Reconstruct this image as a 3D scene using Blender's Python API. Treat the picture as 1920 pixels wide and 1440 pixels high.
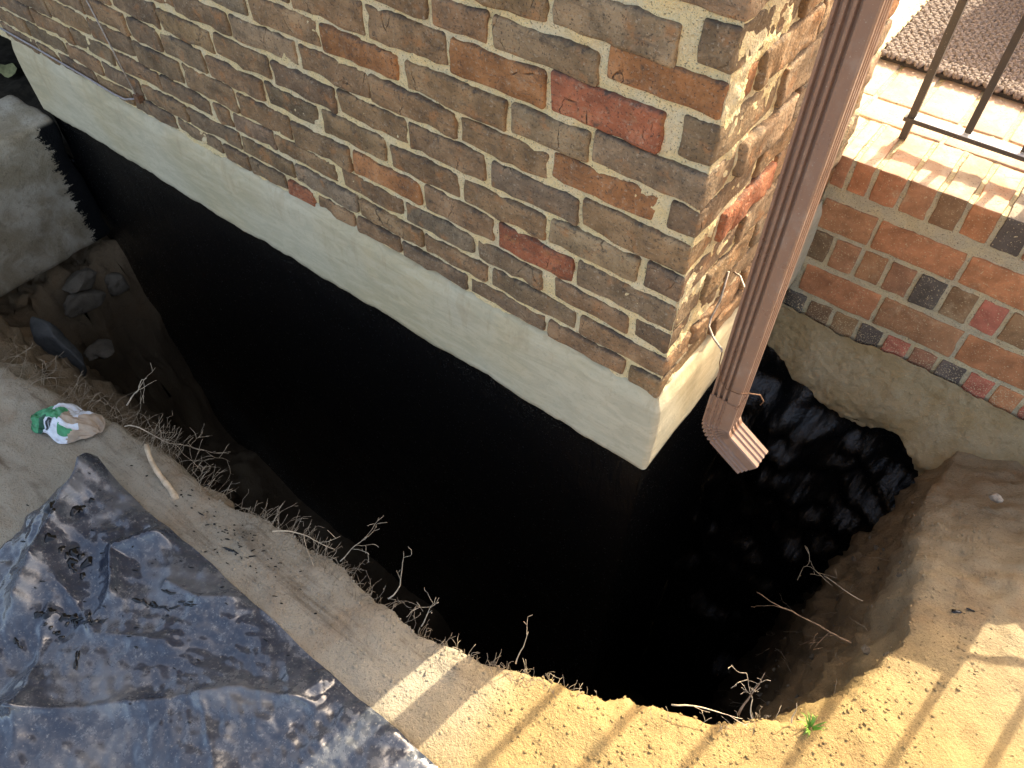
import bpy, math, random
import numpy as np
from mathutils import Vector, noise as mnoise

# ------------------------------------------------------------------ camera, sky, sun, exposure
for o in list(bpy.data.objects): bpy.data.objects.remove(o)
SC = bpy.context.scene
COL = SC.collection
cam_d = bpy.data.cameras.new('camera'); cam = bpy.data.objects.new('camera', cam_d); COL.objects.link(cam)
cam_d.sensor_width = 36.0; cam_d.lens = 1443.0/1920.0*36.0
cam_d.clip_start = 0.05; cam_d.clip_end = 300.0
CAM = Vector((0.3682, -0.9599, 1.2260))
cam.location = CAM
cam.rotation_euler = (math.radians(90-50.37), 0, math.radians(127.8-90))
SC.camera = cam

SUN_AZ, SUN_EL = math.radians(81.8), math.radians(33.7)      # azimuth ccw from +x
world = bpy.data.worlds.new('World'); SC.world = world; world.use_nodes = True
wn = world.node_tree; bg = wn.nodes['Background']
sky = wn.nodes.new('ShaderNodeTexSky'); sky.sky_type = 'NISHITA'; sky.sun_disc = False
sky.sun_elevation = SUN_EL; sky.sun_rotation = math.pi/2 - SUN_AZ
sky.air_density = 0.55; sky.dust_density = 4.0; sky.ozone_density = 0.0
tint = wn.nodes.new('ShaderNodeMix'); tint.data_type = 'RGBA'; tint.blend_type = 'MULTIPLY'; tint.inputs[0].default_value = 1.0
tint.inputs[7].default_value = (1.0, 0.93, 0.80, 1)          # camera white balance set for the shade
wn.links.new(sky.outputs[0], tint.inputs[6]); wn.links.new(tint.outputs[2], bg.inputs[0]); bg.inputs[1].default_value = 0.15
sd = bpy.data.lights.new('sun', 'SUN'); sun = bpy.data.objects.new('sun', sd); COL.objects.link(sun)
sd.energy = 2.2; sd.angle = math.radians(0.35); sd.color = (1.0, 0.905, 0.70)
sv = Vector((math.cos(SUN_EL)*math.cos(SUN_AZ), math.cos(SUN_EL)*math.sin(SUN_AZ), math.sin(SUN_EL)))
sun.rotation_euler = sv.to_track_quat('Z', 'Y').to_euler(); sun.location = (1, 6, 6)
SC.view_settings.view_transform = 'Standard'; SC.view_settings.look = 'None'
SC.view_settings.exposure = 2.6; SC.view_settings.gamma = 1.0; SC.view_settings.use_curve_mapping = False
SC.render.engine = 'CYCLES'

R = random.Random(7)
# ------------------------------------------------------------------ helpers
def link(o, parent=None):
    COL.objects.link(o)
    if parent is not None: o.parent = parent
    return o
def tag(o, label=None, cat=None, group=None, kind=None):
    if label: o['label'] = label
    if cat: o['category'] = cat
    if group: o['group'] = group
    if kind: o['kind'] = kind
    return o
def empty(name, loc, label, cat, group=None):
    o = bpy.data.objects.new(name, None); o.location = loc; o.empty_display_size = 0.05
    link(o); return tag(o, label, cat, group)
def mobj(name, V, F, m, parent=None, smooth=True, loc=None):
    me = bpy.data.meshes.new(name)
    me.from_pydata([tuple(v) for v in V], [], [tuple(f) for f in F]); me.update()
    if smooth: me.polygons.foreach_set('use_smooth', [True]*len(me.polygons))
    if m is not None: me.materials.append(m)
    o = bpy.data.objects.new(name, me); link(o, parent)
    if parent is not None:      # vertices are given in world space unless loc is given
        if loc is None: o.location = -Vector(parent.location)
        else: o.location = Vector(loc) - Vector(parent.location)
    elif loc is not None: o.location = loc
    return o
def _h(ix, iy, iz, s):
    n = (ix.astype(np.int64)*374761393 + iy.astype(np.int64)*668265263 + iz.astype(np.int64)*2147483647 + s*144665)
    n = (n ^ (n >> 13)) * 1274126177
    n = n ^ (n >> 16)
    return (n & 0xffff).astype(np.float64)/65535.0
def vnoise(P, freq, s=0):
    P = np.asarray(P, float)*freq + 1000.0
    i = np.floor(P).astype(np.int64); f = P - i; f = f*f*f*(f*(f*6-15)+10)
    out = 0
    for dx in (0, 1):
        for dy in (0, 1):
            for dz in (0, 1):
                w = (f[..., 0] if dx else 1-f[..., 0])*(f[..., 1] if dy else 1-f[..., 1])*(f[..., 2] if dz else 1-f[..., 2])
                out = out + w*_h(i[..., 0]+dx, i[..., 1]+dy, i[..., 2]+dz, s)
    return out*2-1
def fbm(P, freq, oct=4, s=0, gain=0.5):
    a, t = 1.0, 0
    for k in range(oct):
        t = t + a*vnoise(P, freq, s+k*17); freq *= 2.03; a *= gain
    return t
def ridged(P, freq, oct=3, s=0):
    a, t = 1.0, 0
    for k in range(oct):
        t = t + a*(1-np.abs(vnoise(P, freq, s+k*13))*2); freq *= 2.1; a *= .5
    return t
def grid_faces(nu, nv, flip=False):
    a = np.arange(nu*nv).reshape(nu, nv)
    q = np.stack([a[:-1, :-1], a[1:, :-1], a[1:, 1:], a[:-1, 1:]], -1).reshape(-1, 4)
    return q[:, ::-1] if flip else q
def sheet(name, P, m, parent=None, flip=False, smooth=True):
    nu, nv = P.shape[:2]
    return mobj(name, P.reshape(-1, 3).tolist(), grid_faces(nu, nv, flip).tolist(), m, parent, smooth)
def sstep(a, b, x):
    t = np.clip((np.asarray(x, float)-a)/(b-a), 0, 1); return t*t*(3-2*t)
def box_data(x0, x1, y0, y1, z0, z1, V=None, F=None):
    V = [] if V is None else V; F = [] if F is None else F
    b = len(V)
    V += [(x0,y0,z0),(x1,y0,z0),(x1,y1,z0),(x0,y1,z0),(x0,y0,z1),(x1,y0,z1),(x1,y1,z1),(x0,y1,z1)]
    F += [(b,b+3,b+2,b+1),(b+4,b+5,b+6,b+7),(b,b+1,b+5,b+4),(b+1,b+2,b+6,b+5),(b+2,b+3,b+7,b+6),(b+3,b,b+4,b+7)]
    return V, F
def tube_data(pts, rad, n=6, V=None, F=None, seed=0):
    V = [] if V is None else V; F = [] if F is None else F
    pts = [Vector(p) for p in pts]; b0 = len(V)
    up = Vector((0.31, 0.2, 0.93)).normalized()
    for i, p in enumerate(pts):
        d = (pts[min(i+1, len(pts)-1)] - pts[max(i-1, 0)]).normalized()
        a = d.cross(up)
        if a.length < 1e-3: a = d.cross(Vector((1, 0, 0)))
        a.normalize(); c = d.cross(a)
        r = rad[i] if hasattr(rad, '__len__') else rad
        for k in range(n):
            t = 2*math.pi*k/n
            V.append(tuple(p + (a*math.cos(t)+c*math.sin(t))*r))
    for i in range(len(pts)-1):
        for k in range(n):
            k2 = (k+1) % n
            F.append((b0+i*n+k, b0+i*n+k2, b0+(i+1)*n+k2, b0+(i+1)*n+k))
    F.append(tuple(b0+k for k in range(n))[::-1]); e = b0+(len(pts)-1)*n
    F.append(tuple(e+k for k in range(n)))
    return V, F
def rounded_box(lo, hi, r, seed, amp, seg=0.024, freq=28.0, tilt=0.0):
    """box of brick with rounded arrises and a hand-made, uneven surface (vertices in world space)"""
    lo = np.array(lo, float); hi = np.array(hi, float); c = (lo+hi)/2; h = (hi-lo)/2
    def ts(L):
        n = max(2, int(round(L/seg))); r_ = min(.45, r/L)
        return np.unique(np.concatenate([[0, r_*.45, r_], np.linspace(r_, 1-r_, n+1), [1-r_, 1-r_*.45, 1]]))
    T = [ts(2*h[k]) for k in range(3)]
    idx = {}; V = []; F = []
    def vid(i, j, k):
        key = (i, j, k)
        if key not in idx:
            idx[key] = len(V); V.append((T[0][i], T[1][j], T[2][k]))
        return idx[key]
    n = [len(t)-1 for t in T]
    for i in range(n[0]):
        for j in range(n[1]):
            F.append((vid(i,j,0), vid(i,j+1,0), vid(i+1,j+1,0), vid(i+1,j,0)))
            F.append((vid(i,j,n[2]), vid(i+1,j,n[2]), vid(i+1,j+1,n[2]), vid(i,j+1,n[2])))
    for i in range(n[0]):
        for k in range(n[2]):
            F.append((vid(i,0,k), vid(i+1,0,k), vid(i+1,0,k+1), vid(i,0,k+1)))
            F.append((vid(i,n[1],k), vid(i,n[1],k+1), vid(i+1,n[1],k+1), vid(i+1,n[1],k)))
    for j in range(n[1]):
        for k in range(n[2]):
            F.append((vid(0,j,k), vid(0,j,k+1), vid(0,j+1,k+1), vid(0,j+1,k)))
            F.append((vid(n[0],j,k), vid(n[0],j+1,k), vid(n[0],j+1,k+1), vid(n[0],j,k+1)))
    P = lo + np.array(V)*(hi-lo)
    inner = np.clip(P, lo+r, hi-r); d = P-inner; L = np.linalg.norm(d, axis=1, keepdims=True)
    dn = np.where(L > 1e-9, d/np.maximum(L, 1e-9), 0)
    P = inner + dn*r
    disp = fbm(P, freq, 3, seed)*amp + vnoise(P, freq*.3, seed+5)*amp*.8
    off = np.stack([vnoise(P, freq*.8, seed+31), vnoise(P, freq*.8, seed+47), vnoise(P, freq*.8, seed+63)], -1)*amp*.9
    P = P + dn*disp[:, None] + off*(L > 1e-9)
    if tilt:
        P[:, 1] += (P[:, 0]-c[0])*R.uniform(-tilt, tilt) + (P[:, 2]-c[2])*R.uniform(-tilt, tilt)
    return P, F, c
def brick(name, lo, hi, m, parent, color, r=.007, amp=.0022, seg=.024, freq=28., seed=None):
    seed = R.randrange(9999) if seed is None else seed
    P, F, c = rounded_box(lo, hi, r, seed, amp, seg, freq)
    o = mobj(name, (P-c).tolist(), F, m, parent, True, loc=tuple(c))
    o.color = (*color, 1)
    return o

# ------------------------------------------------------------------ materials
class NT:
    def __init__(s, name):
        s.m = bpy.data.materials.new(name); s.m.use_nodes = True; s.t = s.m.node_tree; s.n = s.t.nodes; s.l = s.t.links
        s.b = s.n['Principled BSDF']
    def node(s, typ, **kw):
        n = s.n.new(typ)
        for k, v in kw.items():
            if k.startswith('i_'):
                key = k[2:]; key = int(key) if key.isdigit() else key.replace('_', ' ')
                s.put(n.inputs[key], v)
            else: setattr(n, k, v)
        return n
    def put(s, sock, v):
        if hasattr(v, 'is_output') or isinstance(v, bpy.types.NodeSocket): s.l.new(v, sock)
        else:
            if isinstance(v, tuple) and len(v) == 3 and sock.type == 'RGBA': v = (*v, 1)
            sock.default_value = v
    def pos(s): return s.node('ShaderNodeNewGeometry').outputs['Position']
    def obj(s): return s.node('ShaderNodeTexCoord').outputs['Object']
    def noise(s, vec, scale, detail=4, rough=.55, w=None, dist=0.0):
        n = s.node('ShaderNodeTexNoise', noise_dimensions='4D' if w is not None else '3D')
        s.put(n.inputs['Vector'], vec); n.inputs['Scale'].default_value = scale; n.inputs['Detail'].default_value = detail
        n.inputs['Roughness'].default_value = rough; n.inputs['Distortion'].default_value = dist
        if w is not None: s.put(n.inputs['W'], w)
        return n.outputs['Fac']
    def voro(s, vec, scale, feature='F1', out='Distance'):
        n = s.node('ShaderNodeTexVoronoi', feature=feature); s.put(n.inputs['Vector'], vec); n.inputs['Scale'].default_value = scale
        return n.outputs[out]
    def ramp(s, fac, a, b, lo=0.0, hi=1.0):
        n = s.node('ShaderNodeMapRange', interpolation_type='SMOOTHSTEP'); s.put(n.inputs[0], fac)
        for k, v in zip((1, 2, 3, 4), (a, b, lo, hi)): n.inputs[k].default_value = v
        return n.outputs[0]
    def mix(s, fac, a, b, mode='MIX'):
        n = s.node('ShaderNodeMix', data_type='RGBA', blend_type=mode)
        s.put(n.inputs[0], fac); s.put(n.inputs[6], a); s.put(n.inputs[7], b)
        return n.outputs[2]
    def math(s, op, a, b=0.0):
        n = s.node('ShaderNodeMath', operation=op); s.put(n.inputs[0], a); s.put(n.inputs[1], b); return n.outputs[0]
    def map(s, vec, scale=(1,1,1), rot=(0,0,0)):
        n = s.node('ShaderNodeMapping'); s.put(n.inputs[0], vec); n.inputs['Scale'].default_value = scale; n.inputs['Rotation'].default_value = rot
        return n.outputs[0]
    def bump(s, h, strength, dist, prev=None):
        n = s.node('ShaderNodeBump'); s.put(n.inputs['Height'], h); n.inputs['Strength'].default_value = strength; n.inputs['Distance'].default_value = dist
        if prev is not None: s.l.new(prev, n.inputs['Normal'])
        return n.outputs[0]
    def done(s, col=None, rough=None, nrm=None, **kw):
        if col is not None: s.put(s.b.inputs['Base Color'], col)
        if rough is not None: s.put(s.b.inputs['Roughness'], rough)
        if nrm is not None: s.l.new(nrm, s.b.inputs['Normal'])
        for k, v in kw.items(): s.put(s.b.inputs[k.replace('_', ' ')], v)
        return s.m

def m_oldbrick():
    t = NT('old_brick'); p = t.pos()
    oi = t.node('ShaderNodeObjectInfo'); w = t.math('MULTIPLY', oi.outputs['Random'], 60.0)
    n1 = t.noise(p, 15, 5, .62, w, .4); n2 = t.noise(p, 60, 5, .7, w, .5); n3 = t.noise(p, 170, 3, .65)
    st = t.noise(t.map(p, (16, 16, 95)), 1, 4, .65, w, .6)          # drag streaks along the brick
    vs = t.noise(t.map(p, (60, 60, 7)), 1, 3, .6, w)                # run-down stains
    col = t.mix(1, oi.outputs['Color'], t.ramp(n1, .25, .75, .55, 1.40), 'MULTIPLY')
    col = t.mix(t.ramp(n1, .55, .76, 0, .5), col, (.44, .30, .16))
    col = t.mix(t.ramp(n2, .53, .70, 0, .8), col, (.10, .074, .05))
    col = t.mix(t.ramp(n2, .46, .30, 0, .5), col, (.37, .27, .17))
    col = t.mix(t.ramp(st, .54, .72, 0, .6), col, (.115, .085, .06))
    col = t.mix(t.ramp(vs, .56, .74, 0, .4), col, (.20, .14, .09))
    col = t.mix(t.ramp(t.noise(p, 26, 3, .6, t.math('ADD', w, 9.0)), .54, .72, 0, .65), col, (.42, .19, .07))
    col = t.mix(t.ramp(n3, .57, .72, 0, .55), col, (.47, .38, .26))
    col = t.mix(t.ramp(t.noise(p, 230, 2, .6), .58, .68, 0, .7), col, (.055, .042, .032))
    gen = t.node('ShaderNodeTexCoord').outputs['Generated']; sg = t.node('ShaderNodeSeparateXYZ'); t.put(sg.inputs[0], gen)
    top_shadow = t.ramp(t.math('ADD', sg.outputs[2], t.math('MULTIPLY', n2, .40)), 1.06, 1.22)
    col = t.mix(t.math('MULTIPLY', top_shadow, .75), col, (.06, .05, .042))  # painted shadow line along each brick's top edge, under the mortar lip
    crk = t.voro(t.map(t.mix(.018, p, t.noise(p, 45, 3)), (1, 1, .42)), 12, 'DISTANCE_TO_EDGE')
    ck = t.math('MULTIPLY', t.ramp(crk, .0, .012, 1, 0), t.ramp(n1, .54, .64))
    col = t.mix(t.math('MULTIPLY', ck, .7), col, (.03, .024, .02))
    h = t.math('ADD', t.math('MULTIPLY', n3, .4), t.math('ADD', t.math('MULTIPLY', n2, .9), t.math('MULTIPLY', st, .6)))
    h = t.math('SUBTRACT', h, ck)
    return t.done(col, .9, t.bump(h, .9, .006), Specular_IOR_Level=.25)
def m_mortar(name='lime_mortar', base=(.80, .61, .30), grey=(.76, .61, .36)):
    t = NT(name); p = t.pos()
    g = t.noise(p, 300, 2, .6); b = t.noise(p, 13, 4, .6); c = t.noise(p, 90, 4, .7)
    col = t.mix(t.ramp(b, .40, .62), base, grey)
    col = t.mix(t.ramp(c, .45, .75, 0, .35), col, (.42, .34, .22))
    col = t.mix(t.ramp(g, .60, .67, 0, .8), col, (.13, .10, .065))
    col = t.mix(t.ramp(t.noise(p, 800, 1, .5), .63, .72, 0, .7), col, (.74, .66, .5))
    h = t.math('ADD', g, t.math('MULTIPLY', c, 1.6))
    return t.done(col, .95, t.bump(h, .8, .0045), Specular_IOR_Level=.15)
def m_parge():
    t = NT('cement_parge'); p = t.pos()
    b = t.noise(p, 5, 5, .6, None, .8); sw = t.noise(t.map(p, (9, 9, 34), (.0, .45, 0)), 1, 5, .65, None, 1.2); f = t.noise(p, 420, 3, .6)
    col = t.mix(t.ramp(b, .35, .68), (.52, .41, .235), (.46, .38, .23))
    col = t.mix(t.ramp(t.noise(p, 2.2, 3, .5), .42, .62, 0, .7), col, (.54, .475, .335))
    col = t.mix(t.ramp(sw, .40, .72, 0, .55), col, (.58, .50, .34))
    col = t.mix(t.ramp(sw, .58, .34, 0, .4), col, (.38, .33, .22))
    col = t.mix(t.ramp(t.noise(p, 85, 4, .7), .52, .72, 0, .35), col, (.34, .29, .19))
    szp = t.node('ShaderNodeSeparateXYZ'); t.put(szp.inputs[0], p)
    dr = t.math('ADD', t.noise(t.map(p, (34, 34, 5)), 1, 4, .65), t.ramp(szp.outputs[2], -.02, -.24, .10, -.06))
    col = t.mix(t.ramp(dr, .60, .76, 0, .3), col, (.36, .26, .145))            # rusty run-off from the bricks above
    col = t.mix(t.ramp(f, .60, .74, 0, .5), col, (.27, .23, .16))
    h = t.math('ADD', t.math('MULTIPLY', sw, 1.0), t.math('MULTIPLY', f, .22))
    return t.done(col, .88, t.bump(t.math('ADD', h, t.math('MULTIPLY', t.noise(p, 85, 4, .7), .6)), .5, .003), Specular_IOR_Level=.2)
def m_bitumen():
    t = NT('bitumen_coating'); p = t.pos()
    f = t.noise(p, 140, 4, .65); s = t.noise(t.map(p, (40, 40, 9)), 1, 4, .6, None, 1.0)
    sz = t.node('ShaderNodeSeparateXYZ'); t.put(sz.inputs[0], p)
    spk = t.math('ADD', t.noise(p, 240, 2, .5), t.ramp(sz.outputs[2], -.42, -.24, 0, .10))      # thin cover along the top edge of the coat
    col = t.mix(t.ramp(spk, .715, .735, 0, .7), (.0035, .0035, .0036), (.09, .075, .055))
    h = t.math('ADD', t.math('MULTIPLY', f, .5), s)
    return t.done(col, t.ramp(f, .3, .7, .12, .28), t.bump(h, .75, .007), Specular_IOR_Level=.5)
def m_soil(name='sandy_soil', dry=(.31, .212, .088), dark=(.205, .13, .062), mix_lo=.50, mix_hi=.72):
    t = NT(name); p = t.pos()
    b = t.noise(p, 3.2, 6, .62, None, .5); c = t.noise(p, 17, 5, .65); f = t.noise(p, 150, 5, .7); g = t.noise(p, 480, 2, .5)
    sep = t.node('ShaderNodeSeparateXYZ'); t.put(sep.inputs[0], p)
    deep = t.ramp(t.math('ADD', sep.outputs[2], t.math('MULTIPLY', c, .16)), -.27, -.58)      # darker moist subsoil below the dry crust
    grey = t.ramp(t.math('ADD', sep.outputs[0], t.math('MULTIPLY', b, .3)), .30, -.02)                                                # grey tone of the house's shade painted into the soil
    grey = t.math('MAXIMUM', grey, t.math('MULTIPLY', t.ramp(sep.outputs[1], -.25, .30), .6))        # porch shade put into the soil colour as grey
    col = t.mix(t.ramp(b, .42, .68), dry, tuple(k*.80 for k in dry))
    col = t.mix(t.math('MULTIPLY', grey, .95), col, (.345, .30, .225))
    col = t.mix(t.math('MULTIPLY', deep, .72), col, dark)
    col = t.mix(t.ramp(b, mix_lo, mix_hi, 0, .6), col, (.27, .155, .07))
    lay = t.noise(t.map(p, (2, 14, 20), (0, 0, .25)), 1, 5, .7, None, .6)
    col = t.mix(t.math('MULTIPLY', t.ramp(lay, .52, .7, 0, .7), grey), col, (.12, .085, .055))
    col = t.mix(t.ramp(c, .52, .72, 0, .45), col, t.mix(.5, col, (.10, .065, .035)))
    col = t.mix(t.ramp(g, .60, .72, 0, .4), col, (.52, .40, .22))
    low_dark = t.ramp(sep.outputs[2], -.75, -1.5)
    col = t.mix(t.math('MULTIPLY', low_dark, .9), col, (.035, .025, .015))          # darker towards the bottom of the dig
    col = t.mix(t.ramp(t.noise(p, 230, 3, .7), .57, .68, 0, .6), col, t.mix(.72, col, (.06, .04, .02)))
    col = t.mix(t.ramp(f, .58, .74, 0, .4), col, (.13, .09, .05))
    h = t.math('ADD', t.math('MULTIPLY', f, 1.0), t.math('ADD', t.math('MULTIPLY', c, 1.5), t.math('MULTIPLY', g, .3)))
    return t.done(col, .95, t.bump(h, .75, .008), Specular_IOR_Level=.12)
def m_concrete(name, base, alt, paint=False):
    t = NT(name); p = t.pos()
    b = t.noise(p, 7, 6, .65, None, .4); c = t.noise(p, 45, 5, .7); f = t.noise(p, 300, 3, .6)
    col = t.mix(t.ramp(b, .38, .64), base, alt)
    col = t.mix(t.ramp(c, .5, .75, 0, .55), col, tuple(k*.5 for k in base))
    col = t.mix(t.ramp(f, .58, .72, 0, .5), col, tuple(min(.7, k*1.7) for k in base))
    rough = .93
    h = t.math('ADD', t.math('MULTIPLY', c, 1.2), t.math('MULTIPLY', f, .5))
    if paint:                                             # ragged brush edge of the black coating next to the house wall
        sep = t.node('ShaderNodeSeparateXYZ'); t.put(sep.inputs[0], p)
        bris = t.noise(t.map(p, (1, 9, 42)), 1, 6, .8, None, .5)
        edge = t.math('ADD', t.math('ADD', sep.outputs[1], t.math('MULTIPLY', bris, .14)), t.math('MULTIPLY', t.noise(p, 170, 3, .7), .06))
        zz = t.ramp(sep.outputs[2], -.285, -.265, 1, 0)
        pf = t.math('MULTIPLY', t.ramp(edge, .015, .022), zz)
        col = t.mix(pf, col, (.004, .004, .004))
    return t.done(col, rough, t.bump(h, .8, .006), Specular_IOR_Level=.2)
def m_newbrick():
    t = NT('porch_brick'); p = t.pos()
    oi = t.node('ShaderNodeObjectInfo'); w = t.math('MULTIPLY', oi.outputs['Random'], 40.0)
    n1 = t.noise(p, 18, 5, .7, w, .5); n2 = t.noise(p, 90, 4, .65); n3 = t.noise(p, 260, 2, .5)
    col = t.mix(1, oi.outputs['Color'], t.ramp(n1, .25, .75, .62, 1.3), 'MULTIPLY')
    sm = t.noise(p, 9, 5, .75, None, .4); col = t.mix(t.ramp(sm, .56, .72, 0, .45), col, (.50, .38, .22))
    col = t.mix(t.ramp(n2, .55, .75, 0, .4), col, (.13, .07, .045))
    sz = t.node('ShaderNodeSeparateXYZ'); t.put(sz.inputs[0], p)
    spl = t.math('ADD', n3, t.ramp(sz.outputs[2], -.27, -.365, 0, .08))                # sandy splash low on the wall
    col = t.mix(t.ramp(spl, .62, .70, 0, .85), col, (.56, .43, .24))
    h = t.math('ADD', t.math('MULTIPLY', n2, .6), t.math('MULTIPLY', n3, .3))
    return t.done(col, .82, t.bump(h, .45, .003), Specular_IOR_Level=.3)
def m_floorbrick():
    t = NT('worn_porch_brick'); p = t.pos()
    oi = t.node('ShaderNodeObjectInfo'); w = t.math('MULTIPLY', oi.outputs['Random'], 40.0)
    n1 = t.noise(p, 14, 5, .7, w, .6); n3 = t.noise(p, 200, 3, .6)
    col = t.mix(t.ramp(n1, .35, .65, .35, .85), oi.outputs['Color'], (.52, .42, .30))
    col = t.mix(t.ramp(n3, .58, .68, 0, .7), col, (.14, .10, .07))
    crk = t.voro(t.mix(.08, p, t.noise(p, 25, 3)), 9, 'DISTANCE_TO_EDGE'); col = t.mix(t.math('MULTIPLY', t.ramp(crk, 0, .010, .8, 0), t.ramp(n1, .48, .6)), col, (.09, .065, .045))
    return t.done(col, .85, t.bump(t.math('ADD', t.math('MULTIPLY', n1, .8), t.math('MULTIPLY', n3, .35)), .5, .003), Specular_IOR_Level=.25)
def m_paint(name, col, rough, bumpd=0.0, spec=.5, metallic=0.0, dirt=(.2, .15, .1), dirt_amt=.35):
    t = NT(name); p = t.pos()
    n = t.noise(p, 30, 5, .65); f = t.noise(p, 350, 2, .5)
    c = t.mix(t.ramp(n, .5, .75, 0, dirt_amt), col, dirt)
    c = t.mix(t.ramp(f, .68, .74, 0, .5), c, (.5, .45, .38))
    return t.done(c, t.ramp(n, .35, .7, rough, min(1, rough+.25)), t.bump(n, .25, .0015), Specular_IOR_Level=spec, Metallic=metallic)
def m_tarp():
    t = NT('black_plastic'); p = t.pos()
    b = t.noise(p, 6, 6, .72, None, .3); c = t.noise(p, 50, 6, .75, None, .2); f = t.noise(p, 200, 3, .6)
    dust = t.math('ADD', t.ramp(b, .42, .70, .02, .42), t.ramp(c, .48, .72, 0, .40))
    col = t.mix(dust, (.022, .028, .043), (.205, .205, .20))  # bluish base stands in for the sky's blue reflection
    col = t.mix(t.ramp(f, .60, .72, 0, .4), col, (.34, .31, .26))
    rough = t.math('ADD', t.ramp(b, .40, .66, .10, .36), t.ramp(c, .5, .7, 0, .22))
    wr = t.noise(t.map(p, (1, .45, 1), (0, 0, .5)), 34, 3, .5, None, .8)
    return t.done(col, rough, t.bump(wr, .35, .005), Specular_IOR_Level=.8)
def m_plain(name, col, rough=.8, var=.25, scale=60, spec=.3):
    t = NT(name); p = t.pos(); n = t.noise(p, scale, 4, .6)
    c = t.mix(t.ramp(n, .3, .7), tuple(k*(1-var) for k in col), tuple(min(1, k*(1+var)) for k in col))
    return t.done(c, rough, t.bump(n, .3, .002), Specular_IOR_Level=spec)
def m_wallfar():
    t = NT('far_brickwork'); p = t.pos()
    sep = t.node('ShaderNodeSeparateXYZ'); t.put(sep.inputs[0], p)
    cmb = t.node('ShaderNodeCombineXYZ'); t.put(cmb.inputs[0], t.math('ADD', sep.outputs[0], sep.outputs[1])); t.put(cmb.inputs[1], sep.outputs[2])
    br = t.node('ShaderNodeTexBrick'); t.put(br.inputs['Vector'], cmb.outputs[0]); br.inputs['Scale'].default_value = 1
    br.inputs['Brick Width'].default_value = .21; br.inputs['Row Height'].default_value = .07; br.inputs['Mortar Size'].default_value = .007
    br.inputs['Color1'].default_value = (.24, .15, .085, 1); br.inputs['Color2'].default_value = (.17, .12, .08, 1); br.inputs['Mortar'].default_value = (.5, .42, .29, 1)
    return t.done(br.outputs[0], .9)

M = dict(rootfine=m_plain('fine_root', (.25, .20, .14), .9, .45, 60, .1), shaded_shelf=m_plain('shelf_soil_shade', (.035, .028, .018), .95, .4, 30, .1), brick=m_oldbrick(), mortar=m_mortar(), parge=m_parge(), bitumen=m_bitumen(), soil=m_soil(), nbrick=m_newbrick(), fbrick=m_floorbrick(),
    pmortar=m_mortar('porch_mortar', (.58, .47, .27), (.50, .42, .27)),
    block=m_concrete('old_concrete', (.29, .235, .15), (.45, .39, .29), True), ledge=m_concrete('rough_ledge', (.35, .245, .115), (.40, .305, .17)),
    spout=m_paint('brown_enamel', (.275, .165, .11), .27, dirt=(.33, .24, .18), dirt_amt=.6), galv=m_paint('scuffed_metal', (.42, .36, .34), .33, dirt=(.34, .22, .15), dirt_amt=.6, metallic=.3),
    iron=m_paint('weathered_iron', (.055, .043, .033), .5, dirt=(.12, .085, .05), dirt_amt=.5), sill_and_lit_rail=m_paint('white_sill_and_lit_rail', (.72, .71, .70), .5, dirt=(.4, .35, .3), dirt_amt=.4),
    mat=m_plain('brown_cord', (.20, .16, .135), .95, .35, 150, .1), matbase=m_plain('mat_backing', (.05, .042, .036), .95),
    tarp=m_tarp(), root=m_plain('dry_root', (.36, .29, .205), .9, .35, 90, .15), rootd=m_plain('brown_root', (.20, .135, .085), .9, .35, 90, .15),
    stick=m_plain('pale_stick', (.50, .38, .25), .85, .3, 45, .2), grass=m_plain('green_grass', (.16, .30, .035), .6, .3, 60, .3),
    stone=m_concrete('field_stone', (.11, .09, .065), (.16, .135, .10)), slate=m_concrete('grey_stone', (.085, .088, .085), (.125, .125, .12)),
    pebble=m_plain('pebbles', (.33, .27, .20), .9, .45, 40, .2), wire=m_plain('galvanised_wire', (.38, .31, .24), .55, .3, 200, .5), rust=m_plain('rusty_wire', (.16, .08, .04), .8, .3, 200),
    tar=m_plain('wet_tar', (.004, .004, .004), .16, 0, 40, .5), far=m_wallfar(),
    bgreen=m_plain('green_print', (.05, .24, .10), .45, .2, 60), bdark=m_plain('dark_green_print', (.012, .07, .035), .45, .2, 60),
    bwhite=m_plain('white_paper', (.62, .64, .66), .55, .12, 60), kraft=m_plain('kraft_paper', (.36, .28, .20), .85, .15, 50), bblack=m_plain('black_print', (.02, .02, .025), .5, .1, 60),
    leaf=m_plain('dead_leaf', (.26, .24, .10), .8, .25, 50), cable=m_plain('grey_cable', (.30, .26, .24), .6, .2, 80), shadow_box=m_plain('terracotta', (.30, .13, .07), .85), shadow_bench=m_plain('weathered_board', (.28, .22, .15), .85))

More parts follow.
